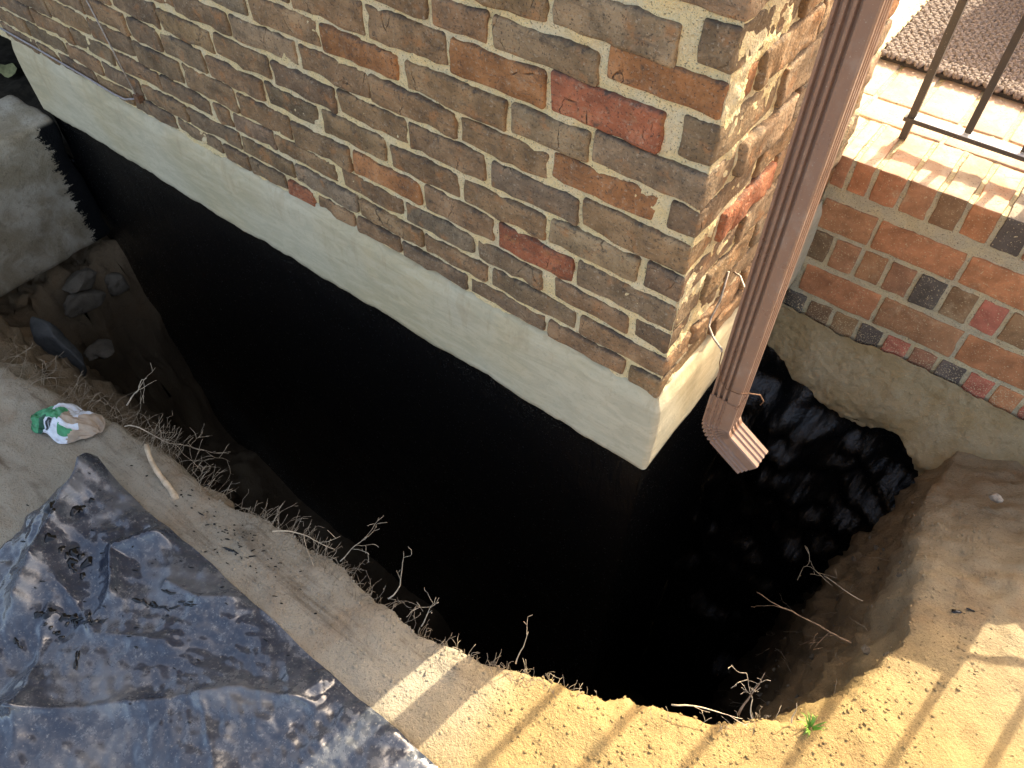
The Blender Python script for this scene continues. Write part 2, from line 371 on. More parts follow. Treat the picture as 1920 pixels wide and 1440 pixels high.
# ------------------------------------------------------------------ ground with the dug trench
lip = np.array([(-2.75,-1.12,-.25),(-2.3,-.98,-.25),(-1.9,-.86,-.25),(-1.6,-.78,-.25),(-1.3,-.71,-.25),(-1.05,-.655,-.25),(-.85,-.645,-.25),(-.7,-.65,-.25),(-.5,-.60,-.25),(-.27,-.60,-.25),
 (-.13,-.60,-.25),(-.05,-.575,-.25),(.08,-.525,-.25),(.19,-.50,-.25),(.27,-.455,-.25),(.41,-.39,-.25),(.525,-.30,-.255),(.60,-.17,-.26),(.63,.02,-.285),(.61,.21,-.34),(.585,.36,-.40),(.575,.5,-.45),(.58,.66,-.49),(.60,.86,-.50)])
base = np.array([(-2.47,-0.55,-0.95),(-2.35,-0.42,-1.25),(-2.05,-0.3,-1.6),(-1.7,-0.3,-1.95),(-1.36,-0.37,-2.15),(-1.05,-0.43,-2.2),(-0.85,-0.47,-2.2),(-0.7,-0.5,-2.22),(-0.5,-0.5,-2.25),(-0.27,-0.5,-3.3),
 (-0.14,-0.5,-3.3),(-0.07,-0.48,-3.3),(0.04,-0.43,-3.3),(0.13,-0.4,-3.3),(0.2,-0.36,-3.3),(0.29,-0.28,-3.3),(0.35,-0.19,-3.3),(0.385,-0.09,-3.3),(0.4,0.05,-3.3),(0.4,0.22,-3.3),(0.395,0.36,-3.3),(0.39,0.5,-3.3),(0.39,0.66,-3.3),(0.39,0.86,-3.3)])
seglen = np.r_[0, np.cumsum(np.linalg.norm(np.diff(lip[:, :2], axis=0), axis=1))]
NS = 520
ss = np.linspace(0, seglen[-1], NS)
def smooth(a, k=9):
    p = np.pad(a, ((k, k), (0, 0)), mode='edge'); ker = np.hanning(2*k+1); ker /= ker.sum()
    return np.stack([np.convolve(p[:, i], ker, 'valid') for i in range(a.shape[1])], 1)
LP = smooth(np.stack([np.interp(ss, seglen, lip[:, i]) for i in range(3)], 1))
BP = smooth(np.stack([np.interp(ss, seglen, base[:, i]) for i in range(3)], 1))
tan = np.gradient(LP[:, :2], axis=0); tan /= np.linalg.norm(tan, axis=1, keepdims=True)
tan = smooth(tan, 40); tan /= np.linalg.norm(tan, axis=1, keepdims=True)
out = np.stack([tan[:, 1], -tan[:, 0]], 1)
# outward offsets (fine near the lip, coarse far away) then the bank
offs = np.r_[np.array([22, 12, 7, 4, 2.6, 1.9]), np.linspace(1.5, .012, 150)]
bank_t = np.r_[0, np.linspace(.012, 1, 120)]
rows = []
for d in offs:
    g = LP.copy(); g[:, :2] += out*d
    flat = -.248 + np.where(LP[:, 0] > .3, -.012, 0)
    g[:, 2] = LP[:, 2] + (flat - LP[:, 2])*sstep(.0, .35, d)*(1-.62*sstep(.1, .8, LP[:, 1])) 
    g[:, 2] -= .022*np.exp(-(d/.035)**1.0)            # worn, rounded lip
    rows.append(g)
right = sstep(.35, .6, LP[:, 0]); left = sstep(-1.0, -1.7, LP[:, 0])
for t in bank_t:
    tz = t
    th_near = t**.9
    th_right = 1-(1-t)**2.2
    th_left = 1-(1-t)**1.7
    th = th_near*(1-right-left) + th_right*right + th_left*left
    g = LP*(1-0) + 0
    g[:, :2] = LP[:, :2] + (BP[:, :2]-LP[:, :2])*th[:, None]
    g[:, 2] = LP[:, 2] - .022 + (BP[:, 2]-LP[:, 2])*(t**(1.0) if True else t)
    rows.append(g)
G = np.stack(rows, 1)                                   # (NS, nrows, 3)
nrow_out = len(offs)
du = np.gradient(G, axis=0); dv = np.gradient(G, axis=1); nrm = np.cross(du, dv); nrm /= np.maximum(np.linalg.norm(nrm, axis=2, keepdims=True), 1e-9)
nrm *= np.sign(nrm[:, 20:21, 2:3])
isbank = np.r_[np.zeros(nrow_out), sstep(0, .1, bank_t)][None, :]
near_lip = np.r_[np.exp(-np.minimum(offs, 5)/.06), np.exp(-bank_t*8)][None, :]
dsp = fbm(G, 3.0, 3, 3)*(.010+.03*isbank) + fbm(G, 13, 4, 9)*(.0035+.024*isbank+.006*near_lip) + fbm(G, 70, 3, 21)*(.0012+.0055*isbank+.0022*near_lip)
dsp += fbm(G*np.array([.5, 1.6, 1]), 9, 4, 33)*.008*sstep(-.6, -1.1, G[..., 0])*(1-isbank)
rz = sstep(.45, .7, G[..., 0])*sstep(-.05, .25, G[..., 1])
dsp += rz*(fbm(G, 24, 4, 35)*.009 + np.clip(ridged(G, 7, 3, 36)-1.0, -.3, .6)*.012)
dsp += near_lip*sstep(.2, .8, vnoise(G, 9, 37))*fbm(G, 45, 3, 38)*.010
dsp += -.006*np.clip(ridged(G, 6, 2, 77)-.9, 0, 1)*(1-isbank)
far = np.r_[np.where(offs > 1.6, 0.15, 1.0), np.ones(len(bank_t))][None, :]
G = G + nrm*(dsp*far)[..., None]
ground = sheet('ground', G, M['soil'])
nf = np.array([p.normal.z for p in ground.data.polygons[:200]]).mean()
if nf < 0:
    ground.data.flip_normals()
tag(ground, kind='structure')
def ground_z(x, y):
    g = G[:, :nrow_out].reshape(-1, 3); k = np.argmin((g[:, 0]-x)**2+(g[:, 1]-y)**2); return float(g[k, 2])

xs = np.linspace(-2.75, .75, 260); ys = np.linspace(-.75, .95, 120)
X, Y = np.meshgrid(xs, ys, indexing='ij')
Z = -2.24 - 1.1*sstep(-.85, -.35, X) + .22*sstep(-1.5, -2.2, X) + 1.12*sstep(-2.27, -2.46, X + .06*sstep(-.1, -.5, Y))
FP = np.stack([X, Y, Z], -1)
FP[..., 2] += fbm(FP, 5, 4, 5)*.03 + fbm(FP, 30, 3, 6)*.008
FP[..., 0] += fbm(FP, 7, 4, 15)*.05*sstep(-2.0, -2.3, X)
FP[..., 2] += fbm(FP, 16, 4, 16)*.05*sstep(-1.9, -2.3, X)
FP[..., 1] += fbm(FP, 20, 3, 18)*.02*sstep(-1.9, -2.3, X)
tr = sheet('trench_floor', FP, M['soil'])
if sum(p.normal.z for p in tr.data.polygons[:300]) < 0: tr.data.flip_normals()
tag(tr, kind='structure')

# ------------------------------------------------------------------ the house: foundation, parge, brick walls
house = empty('brick_house', (0, 0, -.24), 'old brown brick house corner with cement band above its black coated foundation', 'house')
XL = -2.45
# black coated foundation, A side and B side
def wall_sheet(name, u0, u1, z0, z1, fn, m, du, dz, parent, flip):
    nu = max(2, int((u1-u0)/du)); nz = max(2, int((z1-z0)/dz))
    U, Zz = np.meshgrid(np.linspace(u0, u1, nu), np.linspace(z0, z1, nz), indexing='ij')
    return sheet(name, fn(U, Zz), m, parent, flip)
def fA(U, Zz):
    P = np.stack([U, np.zeros_like(U), Zz], -1)
    P[..., 1] = .002 + (fbm(P, 6, 4, 41)*.004 + fbm(P, 40, 2, 42)*.0012)*np.clip(-P[..., 0]/.05, 0, 1)
    return P
def fB(U, Zz):
    P = np.stack([np.zeros_like(U), U, Zz], -1)
    P[..., 0] = .002 + fbm(P, 6, 4, 43)*.004*np.clip(P[..., 1]/.05, 0, 1)
    return P
fd = wall_sheet('foundation', XL, .004, -3.5, -.2, fA, M['bitumen'], .02, .02, house, False)
fd['label'] = 'black bitumen coated foundation wall'
wall_sheet('foundation', -.002, .84, -3.5, -.2, fB, M['bitumen'], .02, .02, house, True)
# cement parge band (one solid strip round the corner)
def band(name, pts, flipn):
    pass
ns = 360; nz_ = 26
u = np.linspace(0, 1, ns)
pathA = np.stack([XL+(0-XL+.003)*np.linspace(0, 1, 300), np.full(300, -.012)], 1)
ang = np.linspace(-math.pi/2, 0, 8)[1:-1]
arc = np.stack([.004+.008*np.cos(ang), -.004+.008*np.sin(ang)], 1)
pathB = np.stack([np.full(110, .012), np.linspace(-.003, .80, 110)], 1)
path = np.concatenate([pathA, arc, pathB]); pn = np.gradient(path, axis=0); pn = np.stack([pn[:, 1], -pn[:, 0]], 1); pn /= np.linalg.norm(pn, axis=1, keepdims=True)
s_ = np.r_[0, np.cumsum(np.linalg.norm(np.diff(path, axis=0), axis=1))]
tt = np.linspace(0, 1, nz_)
sp = np.stack([s_*0+s_, s_*0, s_*0], 1)
ztop = .004 + .010*fbm(sp, 4, 3, 51) + .006*fbm(sp, 22, 3, 52) - .03*sstep(-.35, 0, path[:, 0])*0
zbot = -.243 + .006*fbm(sp, 5, 3, 53) + .0035*fbm(sp, 24, 4, 54)
PB = np.zeros((len(path), nz_+3, 3))
for j, t in enumerate(tt):
    z = zbot + (ztop-zbot)*t
    thick = .003 + .0035*np.sin(math.pi*min(1, t*1.0+.02)) - .010*max(0, t-.86)/.14
    Pj = np.stack([path[:, 0], path[:, 1], z], 1)
    nn = fbm(Pj, 6, 2, 55)*.0018 + fbm(Pj, 30, 3, 56)*.0004
    Pj[:, :2] += pn*(thick+nn)[:, None]
    PB[:, j+1] = Pj
PB[:, 0] = PB[:, 1]; PB[:, 0, :2] -= pn*.03
PB[:, -2] = PB[:, -3]; PB[:, -2, :2] -= pn*.012; PB[:, -2, 2] += .004
PB[:, -1] = PB[:, -2]; PB[:, -1, :2] -= pn*.03
pg = sheet('parge_band', PB, M['parge'], house); pg['label'] = 'grey beige cement band with trowel marks'
# end return of the band at its far end
V, F = box_data(XL-.004, XL+.02, -.006, .25, -.236, -.004); mobj('wall_end', V, F, M['parge'], house, False)

ZC = [0, .0587, .1214, .185, .259, .331, .403, .472, .542, .6216, .688, .762, .832, .903, .973]
def zc(k, x): return ZC[k]*(1-.034*float(sstep(0, .35, -x)))
JA = {1:[-.079,-.279,-.496,-.703,-.854,-.997,-1.104,-1.251,-1.362,-1.564,-1.766,-1.949,-2.156,-2.273],
 2:[-.204,-.437,-.629,-.834,-1.055,-1.265,-1.483,-1.69,-1.881,-2.071,-2.28,-2.49],
 3:[-.084,-.287,-.471,-.676,-.888,-1.11,-1.273,-1.351,-1.568,-1.78,-1.99,-2.2,-2.41],
 4:[-.22,-.415,-.618,-.828,-1.03,-1.227,-1.442,-1.65,-1.86,-2.07,-2.28,-2.49],
 5:[-.085,-.289,-.504,-.708,-.912,-1.099,-1.312,-1.493,-1.635,-1.84,-2.05,-2.26,-2.47],
 6:[-.221,-.433,-.64,-.843,-1.048,-1.253,-1.461,-1.67,-1.88,-2.09],
 7:[-.066,-.292,-.501,-.731,-.943,-1.166,-1.37,-1.58,-1.79,-2.0],
 8:[-.21,-.381,-.637,-.858,-1.079,-1.29,-1.50,-1.71],
 9:[-.075,-.301,-.514,-.718,-.93,-1.14,-1.35,-1.56],
 10:[-.204,-.418,-.552,-.76,-.97,-1.18,-1.39],
 11:[-.075,-.302,-.512,-.72,-.93,-1.14,-1.35],
 12:[-.21,-.42,-.63,-.84,-1.05,-1.26], 13:[-.085,-.295,-.505,-.715,-.925,-1.135]}
BR = dict(b=(.285,.170,.082), t=(.31,.205,.112), o=(.37,.165,.062), r=(.36,.125,.058), d=(.215,.138,.075), g=(.245,.172,.10))
# kinds along each course from the corner, read from the photograph
KA = {1:'bbddbbrdbddbdb', 2:'bdbbgbdbdbdbd', 3:'dbdgbbdbdbdbd', 4:'trbobbbddbdbd', 5:'dtbbbdbddbdb', 6:'bgbbdbbdbdb', 7:'dobbbtdbdbd', 8:'ttbobgbdb', 9:'drobbdbdb', 10:'otbbdbdb', 11:'dtbdbdb', 12:'tbdbtdb', 13:'dbtbdbt'}
WIDE = {(7,0):.010, (9,0):.012, (11,0):.014, (3,1):.016, (5,0):.003, (1,0):.004, (4,2):.005, (8,2):.006, (6,1):.004, (10,0):.003, (3,4):.010}
def jit(c, f=.13):
    k = 1+R.uniform(-f, f); return tuple(max(.01, v*k*(1+R.uniform(-.03, .03))) for v in c)
for k in range(1, 14):
    js = [0.0]+JA[k]; kinds = KA[k]
    for i in range(len(js)-1 + (1 if k <= 6 else 1)):
        xr = js[i]; xl = js[i+1] if i+1 < len(js) else js[i]-.21
        if xl < -2.75: continue
        gap = R.uniform(.0042, .0078); gl = gap + WIDE.get((k, i), 0); gr_ = gap + WIDE.get((k, i-1), 0)*.3
        xm = (xr+xl)/2
        z0 = zc(k-1, xm)+R.uniform(.0035, .0068); z1 = zc(k, xm)-R.uniform(.0045, .0085)
        dz_ = R.uniform(-.003, .003); z0 += dz_; z1 += dz_*.6
        prd = R.uniform(.003, .0085)
        hi_x = xr-gr_; lo_x = xl+gl
        col = jit(BR[kinds[i] if i < len(kinds) else R.choice('bbdtb')])
        if i == 0:
            hi_x = R.uniform(-.002, .006)
            dep = .098 if (xr-xl) > .15 else .205
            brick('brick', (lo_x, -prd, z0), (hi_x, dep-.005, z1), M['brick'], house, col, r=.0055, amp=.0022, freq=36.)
        else:
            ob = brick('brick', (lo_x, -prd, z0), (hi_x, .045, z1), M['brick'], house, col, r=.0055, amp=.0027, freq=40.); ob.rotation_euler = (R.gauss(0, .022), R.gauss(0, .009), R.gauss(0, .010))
# face B bricks (beyond the corner bricks); the wall stops at the door recess
for k in range(1, 14):
    y = .098 if k % 2 == 0 else .205
    i = 0
    while y < .78:
        L = R.choice((.20, .21, .205)) if not (k % 2 == 0 and i == 0 and False) else .1
        y1 = min(y+L, .822) if k > 2 else min(y+L, .795)
        if y1-y < .05: break
        g = R.uniform(.003, .006); z0 = zc(k-1, 0)+R.uniform(.003, .006); z1 = zc(k, 0)-R.uniform(.002, .006)
        prd = R.uniform(.004, .015)
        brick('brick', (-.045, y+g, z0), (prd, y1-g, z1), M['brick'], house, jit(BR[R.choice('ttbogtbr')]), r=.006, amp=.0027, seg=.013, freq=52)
        y = y1; i += 1
# mortar beds: uneven sheets just behind the brick faces
def mA(U, Zz):
    P = np.stack([U, np.zeros_like(U), Zz], -1)
    P[..., 1] = .0012 + fbm(P, 22, 3, 61)*.0024 + fbm(P, 75, 3, 62)*.0018
    return P
def mB(U, Zz):
    P = np.stack([np.zeros_like(U), U, Zz], -1)
    P[..., 0] = -.002 + fbm(P, 20, 3, 63)*.003 + ridged(P, 45, 3, 64)*.0022
    return P
wall_sheet('mortar_bed', -2.75, .0, -.012, .92, mA, M['mortar'], .0065, .0065, house, False)
wall_sheet('mortar_bed', .0, .824, -.012, .92, mB, M['mortar'], .006, .0065, house, True)
V, F = box_data(-4.2, -.014, .03, .82, .02, 4.6); box_data(XL+.021, -.014, .03, .82, -3.6, .0199, V, F); box_data(-4.2, -.33, .82, 3.4, -.3, 4.6, V, F)
mobj('wall_core', V, F, M['far'], house, False)
V, F = box_data(-4.2, .0, .004, .05, .921, 4.6); box_data(-.05, -.001, .051, .824, .921, 4.6, V, F)
mobj('upper_wall', V, F, M['far'], house, False)
V, F = box_data(-.33, -.006, .821, .828, .155, 4.6); mobj('door_jamb', V, F, M['parge'], house, False)

# ------------------------------------------------------------------ the porch
porch = empty('brick_porch', (.8, .9, -.43), 'sunlit orange brick porch with iron railing beside the house corner', 'porch')
PY = .80; PX1 = 2.6
ROWS = [('rowlock', .062, .149), ('stretcher', -.064, .024), ('header', -.168, -.076), ('stretcher', -.283, -.187), ('header', -.372, -.297)]
PC = dict(o=(.46,.195,.085), r=(.44,.145,.085), b=(.39,.185,.088), k=(.115,.09,.07), n=(.27,.155,.075), d=(.19,.115,.06), m=(.36,.165,.085))
LAY = {0:(0.0,[.044,.101,.174,.246,.316,.388],.0715,'boobnok'), 1:(.004,[.153,.37],.2165,'booo'), 2:(.0,[.071,.146,.218,.291,.366,.441,.512],.073,'dbbmknrn'),
 3:(.022,[.24,.456],.216,'oboo'), 4:(.0,[.067,.142,.218,.29,.363,.437,.510,.582],.072,'kdnkrmkro')}
for ri, (kind, z0, z1) in enumerate(ROWS):
    x0, js, mod, cols = LAY[ri]
    edges = [x0]+js
    while edges[-1] < 1.15: edges.append(edges[-1]+mod)
    for i in range(len(edges)-1):
        a, b = edges[i]+.0055, edges[i+1]-.0055
        c = PC[cols[i]] if i < len(cols) else PC[R.choice('oobmnrok')]
        yb = PY+.195 if kind == 'rowlock' else PY+.09
        o = brick('brick', (a, PY-R.uniform(0, .003), z0+R.uniform(0, .002)), (b, yb, z1-R.uniform(0, .002)), M['nbrick'], porch, jit(c, .1), r=.0035, amp=.0016, seg=.022, freq=60.)
        if kind == 'rowlock':
            o.data.materials.append(M['fbrick'])
            for p in o.data.polygons:
                if p.normal.z > .8: p.material_index = 1
    if False: pass
# deck bricks behind the rowlock edge
FC = [(.40,.20,.13), (.38,.22,.15), (.42,.25,.16), (.36,.17,.11)]
for xa in (-.13, -.065):
    brick('brick', (xa+.004, .834, .07), (xa+.061, .995, .147), M['fbrick'], porch, jit(FC[0], .1), r=.004, amp=.0012, seg=.04)
x = -.244
while x < 1.3:
    brick('brick', (x+.004, 1.004, .07), (x+.208, 1.106, .147), M['fbrick'], porch, jit(R.choice(FC), .1), r=.004, amp=.0012, seg=.04); x += .214
for row, (ya, yb) in enumerate(((1.114, 1.316), (1.324, 1.53), (1.538, 1.75), (1.758, 1.97))):
    x = -.135 + (.05 if row % 2 else 0)
    while x < 1.0:
        brick('brick', (x+.005, ya, .07), (x+.103, yb, .147), M['fbrick'], porch, jit(R.choice(FC), .1), r=.004, amp=.0012, seg=.05); x += .110
def mC(U, Zz):
    P = np.stack([U, np.zeros_like(U), Zz], -1); P[..., 1] = PY+.0035 + fbm(P, 40, 3, 71)*.0018 + fbm(P, 120, 2, 73)*.0012
    return P
wall_sheet('mortar_bed', .002, 1.2, -.40, .1455, mC, M['pmortar'], .007, .007, porch, False)
def mD(U, Yy):
    P = np.stack([U, Yy, np.zeros_like(U)], -1); P[..., 2] = .1425 + fbm(P, 40, 3, 72)*.0022 + fbm(P, 120, 2, 74)*.001
    return P
U_, Y_ = np.meshgrid(np.linspace(-.32, 1.2, 190), np.linspace(PY+.004, 2.0, 150), indexing='ij')
sheet('mortar_deck', mD(U_, Y_), M['pmortar'], porch)
V, F = box_data(.01, PX1, PY+.03, 3.4, -3.6, .139); box_data(1.2, PX1, PY+.002, 3.4, -.6, .146, V, F); box_data(-.32, .009, .832, 3.4, -.3, .139, V, F)
mobj('porch_core', V, F, M['pmortar'], porch, False)
# rough concrete ledge below the bricks, then the black coated footing that bulges out
bx = [0, .011, .12, .196, .258, .349, .422, .451, .509, .56, .9]; bz = [-.47, -.488, -.555, -.581, -.612, -.63, -.57, -.562, -.615, -.72, -.95]
xs = np.linspace(.001, .95, 220)
zt = np.interp(xs, bx, bz) + .012*fbm(np.stack([xs, xs*0, xs*0], 1), 18, 3, 81)
nz2 = 60
LD = np.zeros((len(xs), nz2, 3)); BK = np.zeros((len(xs), 150, 3))
def bulge(X, Zz):
    P = np.stack([X, X*0, Zz], -1)
    b = .004 + .050*sstep(-.36, -.56, Zz) + .085*sstep(-.56, -1.0, Zz) + .04*sstep(-1.0, -2.0, Zz)
    b = b + fbm(P, 5.5, 3, 83)*(.05*sstep(-.5, -.7, Zz)+.02*sstep(-1.1, -.8, Zz)*sstep(-.5, -.7, Zz)) + fbm(P, 14, 4, 84)*(.004*sstep(-.36, -.46, Zz)+.014*sstep(-.52, -.7, Zz)*(.35+.65*sstep(-1.3, -.9, Zz))) + fbm(P, 55, 3, 85)*(.002+.002*sstep(-.52, -.65, Zz))
    return PY + .004 - b
for j in range(nz2):
    z0_ = -.350 + .012*fbm(np.stack([xs, xs*0, xs*0], 1), 14, 3, 87); z = z0_ + (zt-z0_)*(j/(nz2-1)); LD[:, j] = np.stack([xs, bulge(xs, z)-.010*(1-(j/(nz2-1))**3)-.002, z], 1)
LD[:, -1, 1] += .02
sheet('rough_ledge', LD, M['ledge'], porch, True)
for j in range(150):
    z = (zt+.03) + (-3.5-zt-.03)*(j/149); BK[:, j] = np.stack([xs, bulge(xs, z), z], 1)
bk = sheet('foundation', BK, M['bitumen'], porch, True); bk['label'] = 'bulging glossy black coated porch footing'

# ------------------------------------------------------------------ iron railing on the porch edge
rail = empty('iron_railing', (.1, .965, .149), 'weathered iron porch railing with square bars and bottom rail whose sunlit top is painted white', 'railing')
RY = .965; b8 = .0080
def bar(x, z0, z1, name='bar', r=b8, tw=0):
    V = []; F = []; n = 26
    for i in range(n):
        z = z0+(z1-z0)*i/(n-1); a = math.pi/4 + tw*i/(n-1)
        for k in range(4): V.append((x+r*1.414*math.cos(a+k*math.pi/2), RY+r*1.414*math.sin(a+k*math.pi/2), z))
    for i in range(n-1):
        for k in range(4): F.append((i*4+k, i*4+(k+1) % 4, i*4+4+(k+1) % 4, i*4+4+k))
    F += [(3, 2, 1, 0), tuple((n-1)*4+k for k in range(4))]
    return mobj(name, V, F, M['iron'], rail, False)
bar(.100, .147, 1.06, 'post', .0085)
x = .229
while x < 1.7:
    bar(x, .213, 1.05); x += .1265
bar(1.72, .147, 1.06, 'post', .0085)
V, F = box_data(.085, 1.73, RY-.015, RY+.015, .196, .206); mobj('bottom_rail', V, F, M['iron'], rail, False)
V, F = box_data(.109, 1.70, RY-.0145, RY+.0145, .2062, .2085); mobj('lit_rail_top', V, F, M['sill_and_lit_rail'], rail, False)  # white strip paints the sunlit top of the iron rail
V, F = box_data(.085, 1.73, RY-.018, RY+.018, 1.05, 1.066); mobj('top_rail', V, F, M['iron'], rail, False)
V, F = tube_data([(.86, RY, .355), (1.0, RY, .30), (1.5, RY, .13)], .0085, 6); mobj('shadow_bar', V, F, M['iron'], rail, False)  # unseen sloped bar, added for its shadow stripe on the soil
pl = empty('soil_shadow_box', (.66, 1.03, .15), 'unseen box added behind the railing to shadow the soil', 'shadow_box')  # unseen box, added to cast the block-shaped shadow on the soil
V, F = box_data(.455, .868, .975, 1.13, .15, .402); mobj('shadow_box_body', V, F, M['shadow_box'], pl, False)
V, F = box_data(.447, .876, .982, 1.138, .372, .4075); mobj('shadow_box_rim', V, F, M['shadow_box'], pl, False)
bn = empty('mat_shadow_bench', (.8, 2.2, .15), 'unseen bench shape added at the back of the porch to shade the mat', 'shadow_bench')  # unseen bench shape, added so that part of the mat is shaded
V, F = box_data(.13, 1.6, 2.0, 2.4, .55, .60); mobj('seat', V, F, M['shadow_bench'], bn, False)
V, F = box_data(.13, 1.6, 2.36, 2.40, .60, .80); mobj('backrest', V, F, M['shadow_bench'], bn, False)
V, F = box_data(.15, 1.58, 2.02, 2.05, .22, .549); mobj('apron', V, F, M['shadow_bench'], bn, False)
for x in (.14, 1.52):
    for y in (2.052, 2.33):
        V, F = box_data(x, x+.06, y, y+.05, .147, .549); mobj('leg', V, F, M['shadow_bench'], bn, False)

# ------------------------------------------------------------------ door sill
sill = empty('door_sill', (-.22, 1.8, .15), 'white ribbed metal door sill beside the porch mat', 'door sill')
V, F = box_data(-.33, -.128, .84, 3.2, .1405, .196); mobj('sill_body', V, F, M['sill_and_lit_rail'], sill, False)
for i in range(5):
    xx = -.285+.03*i; V, F = box_data(xx, xx+.014, 0.842, 3.19, .1963, .2035); mobj('rib', V, F, M['sill_and_lit_rail'], sill, False)
V, F = box_data(-.1275, -.094, .84, 3.2, .1405, .172); mobj('nosing', V, F, M['mortar'], sill, False)

# ------------------------------------------------------------------ doormat of thick woven cord
mt = empty('door_mat', (.3, 1.55, .147), 'thick grey brown woven cord mat on the brick porch', 'mat')
V, F = box_data(-.088, .72, 1.312, 1.98, .1465, .158); mobj('mat_base', V, F, M['matbase'], mt, False)
V = []; F = []
ring = [(math.cos(a), math.sin(a)) for a in np.linspace(0, 2*math.pi, 7)[:-1]]
def knot(c, ax, ln, r, V, F):
    ax = Vector(ax).normalized(); sd_ = ax.cross(Vector((0, 0, 1))).normalized(); up = Vector((0, 0, 1))
    b = len(V); prof = [(-1, .05), (-.8, .62), (-.35, .95), (.2, 1.0), (.7, .75), (1, .08)]
    for t, q in prof:
        p = Vector(c)+ax*(t*ln)+up*(.35*r*(1-t*t))
        for ca, sa in ring: V.append(tuple(p+sd_*(ca*r*q)+up*(sa*r*q)))
    for i in range(len(prof)-1):
        for k in range(6): F.append((b+i*6+k, b+i*6+(k+1) % 6, b+(i+1)*6+(k+1) % 6, b+(i+1)*6+k))
yy = 1.312; row = 0
while yy < 1.97:
    xx = -.09 + ((.0129) if row % 2 else 0)
    while xx < .62:
        j = lambda s: R.uniform(-s, s)
        z = .163+j(.0015)
        for sgn in (-1, 1):
            knot((xx+sgn*.0062+j(.0018), yy+j(.0018), z), (sgn*.35+j(.2), 1, j(.2)), .0145, .0075, V, F)
            knot((xx+sgn*.0034+j(.0015), yy+.003, z+.005), (sgn*.5+j(.25), 1, j(.2)), .0115, .0052, V, F)
        xx += .0258
    yy += .0205; row += 1
cord = mobj('woven_cord', V, F, M['mat'], mt); tag(cord, kind='stuff')
# ------------------------------------------------------------------ downspout
DX0, DX1, DY0, DY1 = .069, .130, .118, .172
ds = empty('downspout', (.1, .14, -.15), 'brown ribbed metal downspout standing off the house corner', 'downspout')
def spout_profile(x0, x1, y0, y1):
    P = [];
    # front (-y) face: three flutes on the left, plain on the right; then the +x face with fine flutes
    W = x1-x0
    for a, b in ((0, 0), (.07, 0), (.10, .0095), (.17, .0095), (.20, 0), (.28, 0), (.31, .0095), (.38, .0095), (.41, 0), (.49, 0), (.52, .0095), (.58, .0095), (.61, 0), (1-.05, 0), (1, .002)):
        P.append((x0+a*W, y0+b))
    H = y1-y0
    for a, b in ((.10, 0), (.18, 0), (.22, .003), (.30, .003), (.34, 0), (.42, 0), (.46, .003), (.54, .003), (.58, 0), (.66, 0), (.70, .003), (.78, .003), (.82, 0), (1, 0)):
        P.append((x1-b, y0+a*H))
    P += [(x0, y1)]
    return P
pr = spout_profile(DX0, DX1, DY0, DY1); npz = len(pr)
V = []; F = []; zs = [3.6, 2.0, 1.2, .8, .5, .2, 0.0, -.075]
for z in zs:
    lean = .004*(.7-z) if z < 1 else -.0012
    for (a, b) in pr: V.append((a+lean, b, z))
for i in range(len(zs)-1):
    for k in range(npz): F.append((i*npz+k, (i+1)*npz+k, (i+1)*npz+(k+1) % npz, i*npz+(k+1) % npz))
mobj('pipe', V, F, M['spout'], ds, False)
# elbow: sleeve over the pipe end, pleated bend kicking out along +x
cx0, cy0 = (DX0+DX1)/2+.003, (DY0+DY1)/2
def soft(a, b):                      # flutes of the elbow are shallower than the pipe's
    if abs(b-DY0) < .011 and a < DX1-.003: b = DY0+(b-DY0)*.35
    return a, b
pe = [((a-(DX0+DX1)/2)*1.06, (b-cy0)*1.06) for a, b in (soft(*q) for q in pr)]
V = []; F = []; rings = []
z = -.055; rings.append((0, -.055, 0, 1.0)); rings.append((0, -.14, 0, 1.0))
ncr = 36; Rb = .052; bend = math.radians(58)
for i in range(1, ncr+1):
    th = bend*i/ncr
    rings.append((Rb-Rb*math.cos(th), -.14-Rb*math.sin(th), th, 1.0 + (-.13 if i % 5 < 2 else .03)*math.sin(math.pi*i/ncr)))
ex, ez = rings[-1][0], rings[-1][1]
for t in (.02, .05, .088): rings.append((ex+math.sin(bend)*t, ez-math.cos(bend)*t, bend, 1.0))
for (ox, oz, th, sc) in rings:
    for (a, b) in pe:
        inner = 1.0
        k = sc if th else 1.0
        lx = a*k
        V.append((cx0+ox+lx*math.cos(th), cy0+b*(1+(k-1)*.9), oz+lx*math.sin(th)))
n = len(pe)
for i in range(len(rings)-1):
    for k in range(n): F.append((i*n+k, (i+1)*n+k, (i+1)*n+(k+1) % n, i*n+(k+1) % n))
mobj('elbow', V, F, M['spout'], ds, False)
# ------------------------------------------------------------------ wires
def thing_tube(name, pts, rad, m, label, cat, n=6, group=None, parent=None):
    V, F = tube_data(pts, rad, n); o = mobj(name, V, F, m, parent)
    if label: tag(o, label, cat, group)
    return o
wy = .135
thing_tube('wire_tie', [(.004, .25, .16), (.02, .245, .162), (.045, .215, .165), (.06, .18, .162), (.072, .172, .158)], .0022, M['wire'], 'bent pale wire loop tying the downspout to the brick wall', 'wire')
thing_tube('wire_tie', [(.008, .20, .20), (.014, .18, .14), (.012, .16, .105), (.018, .145, .095), (.04, .125, .092), (.066, .112, .088), (.068, .110, .084)], .0024, M['wire'], 'twisted wire end knotted against the lower downspout', 'wire')
thing_tube('thin_wire', [(.068, .112, .086), (.070, .112, .05), (.085, .1105, .005), (.10, .110, -.01), (.128, .111, -.006), (.145, .118, .002), (.165, .13, .000), (.175, .135, -.018), (.172, .132, -.03)], [.0011]*5+[.0013, .0016, .0015, .001], M['rust'], 'thin rusty wire hanging across the front of the downspout', 'wire')
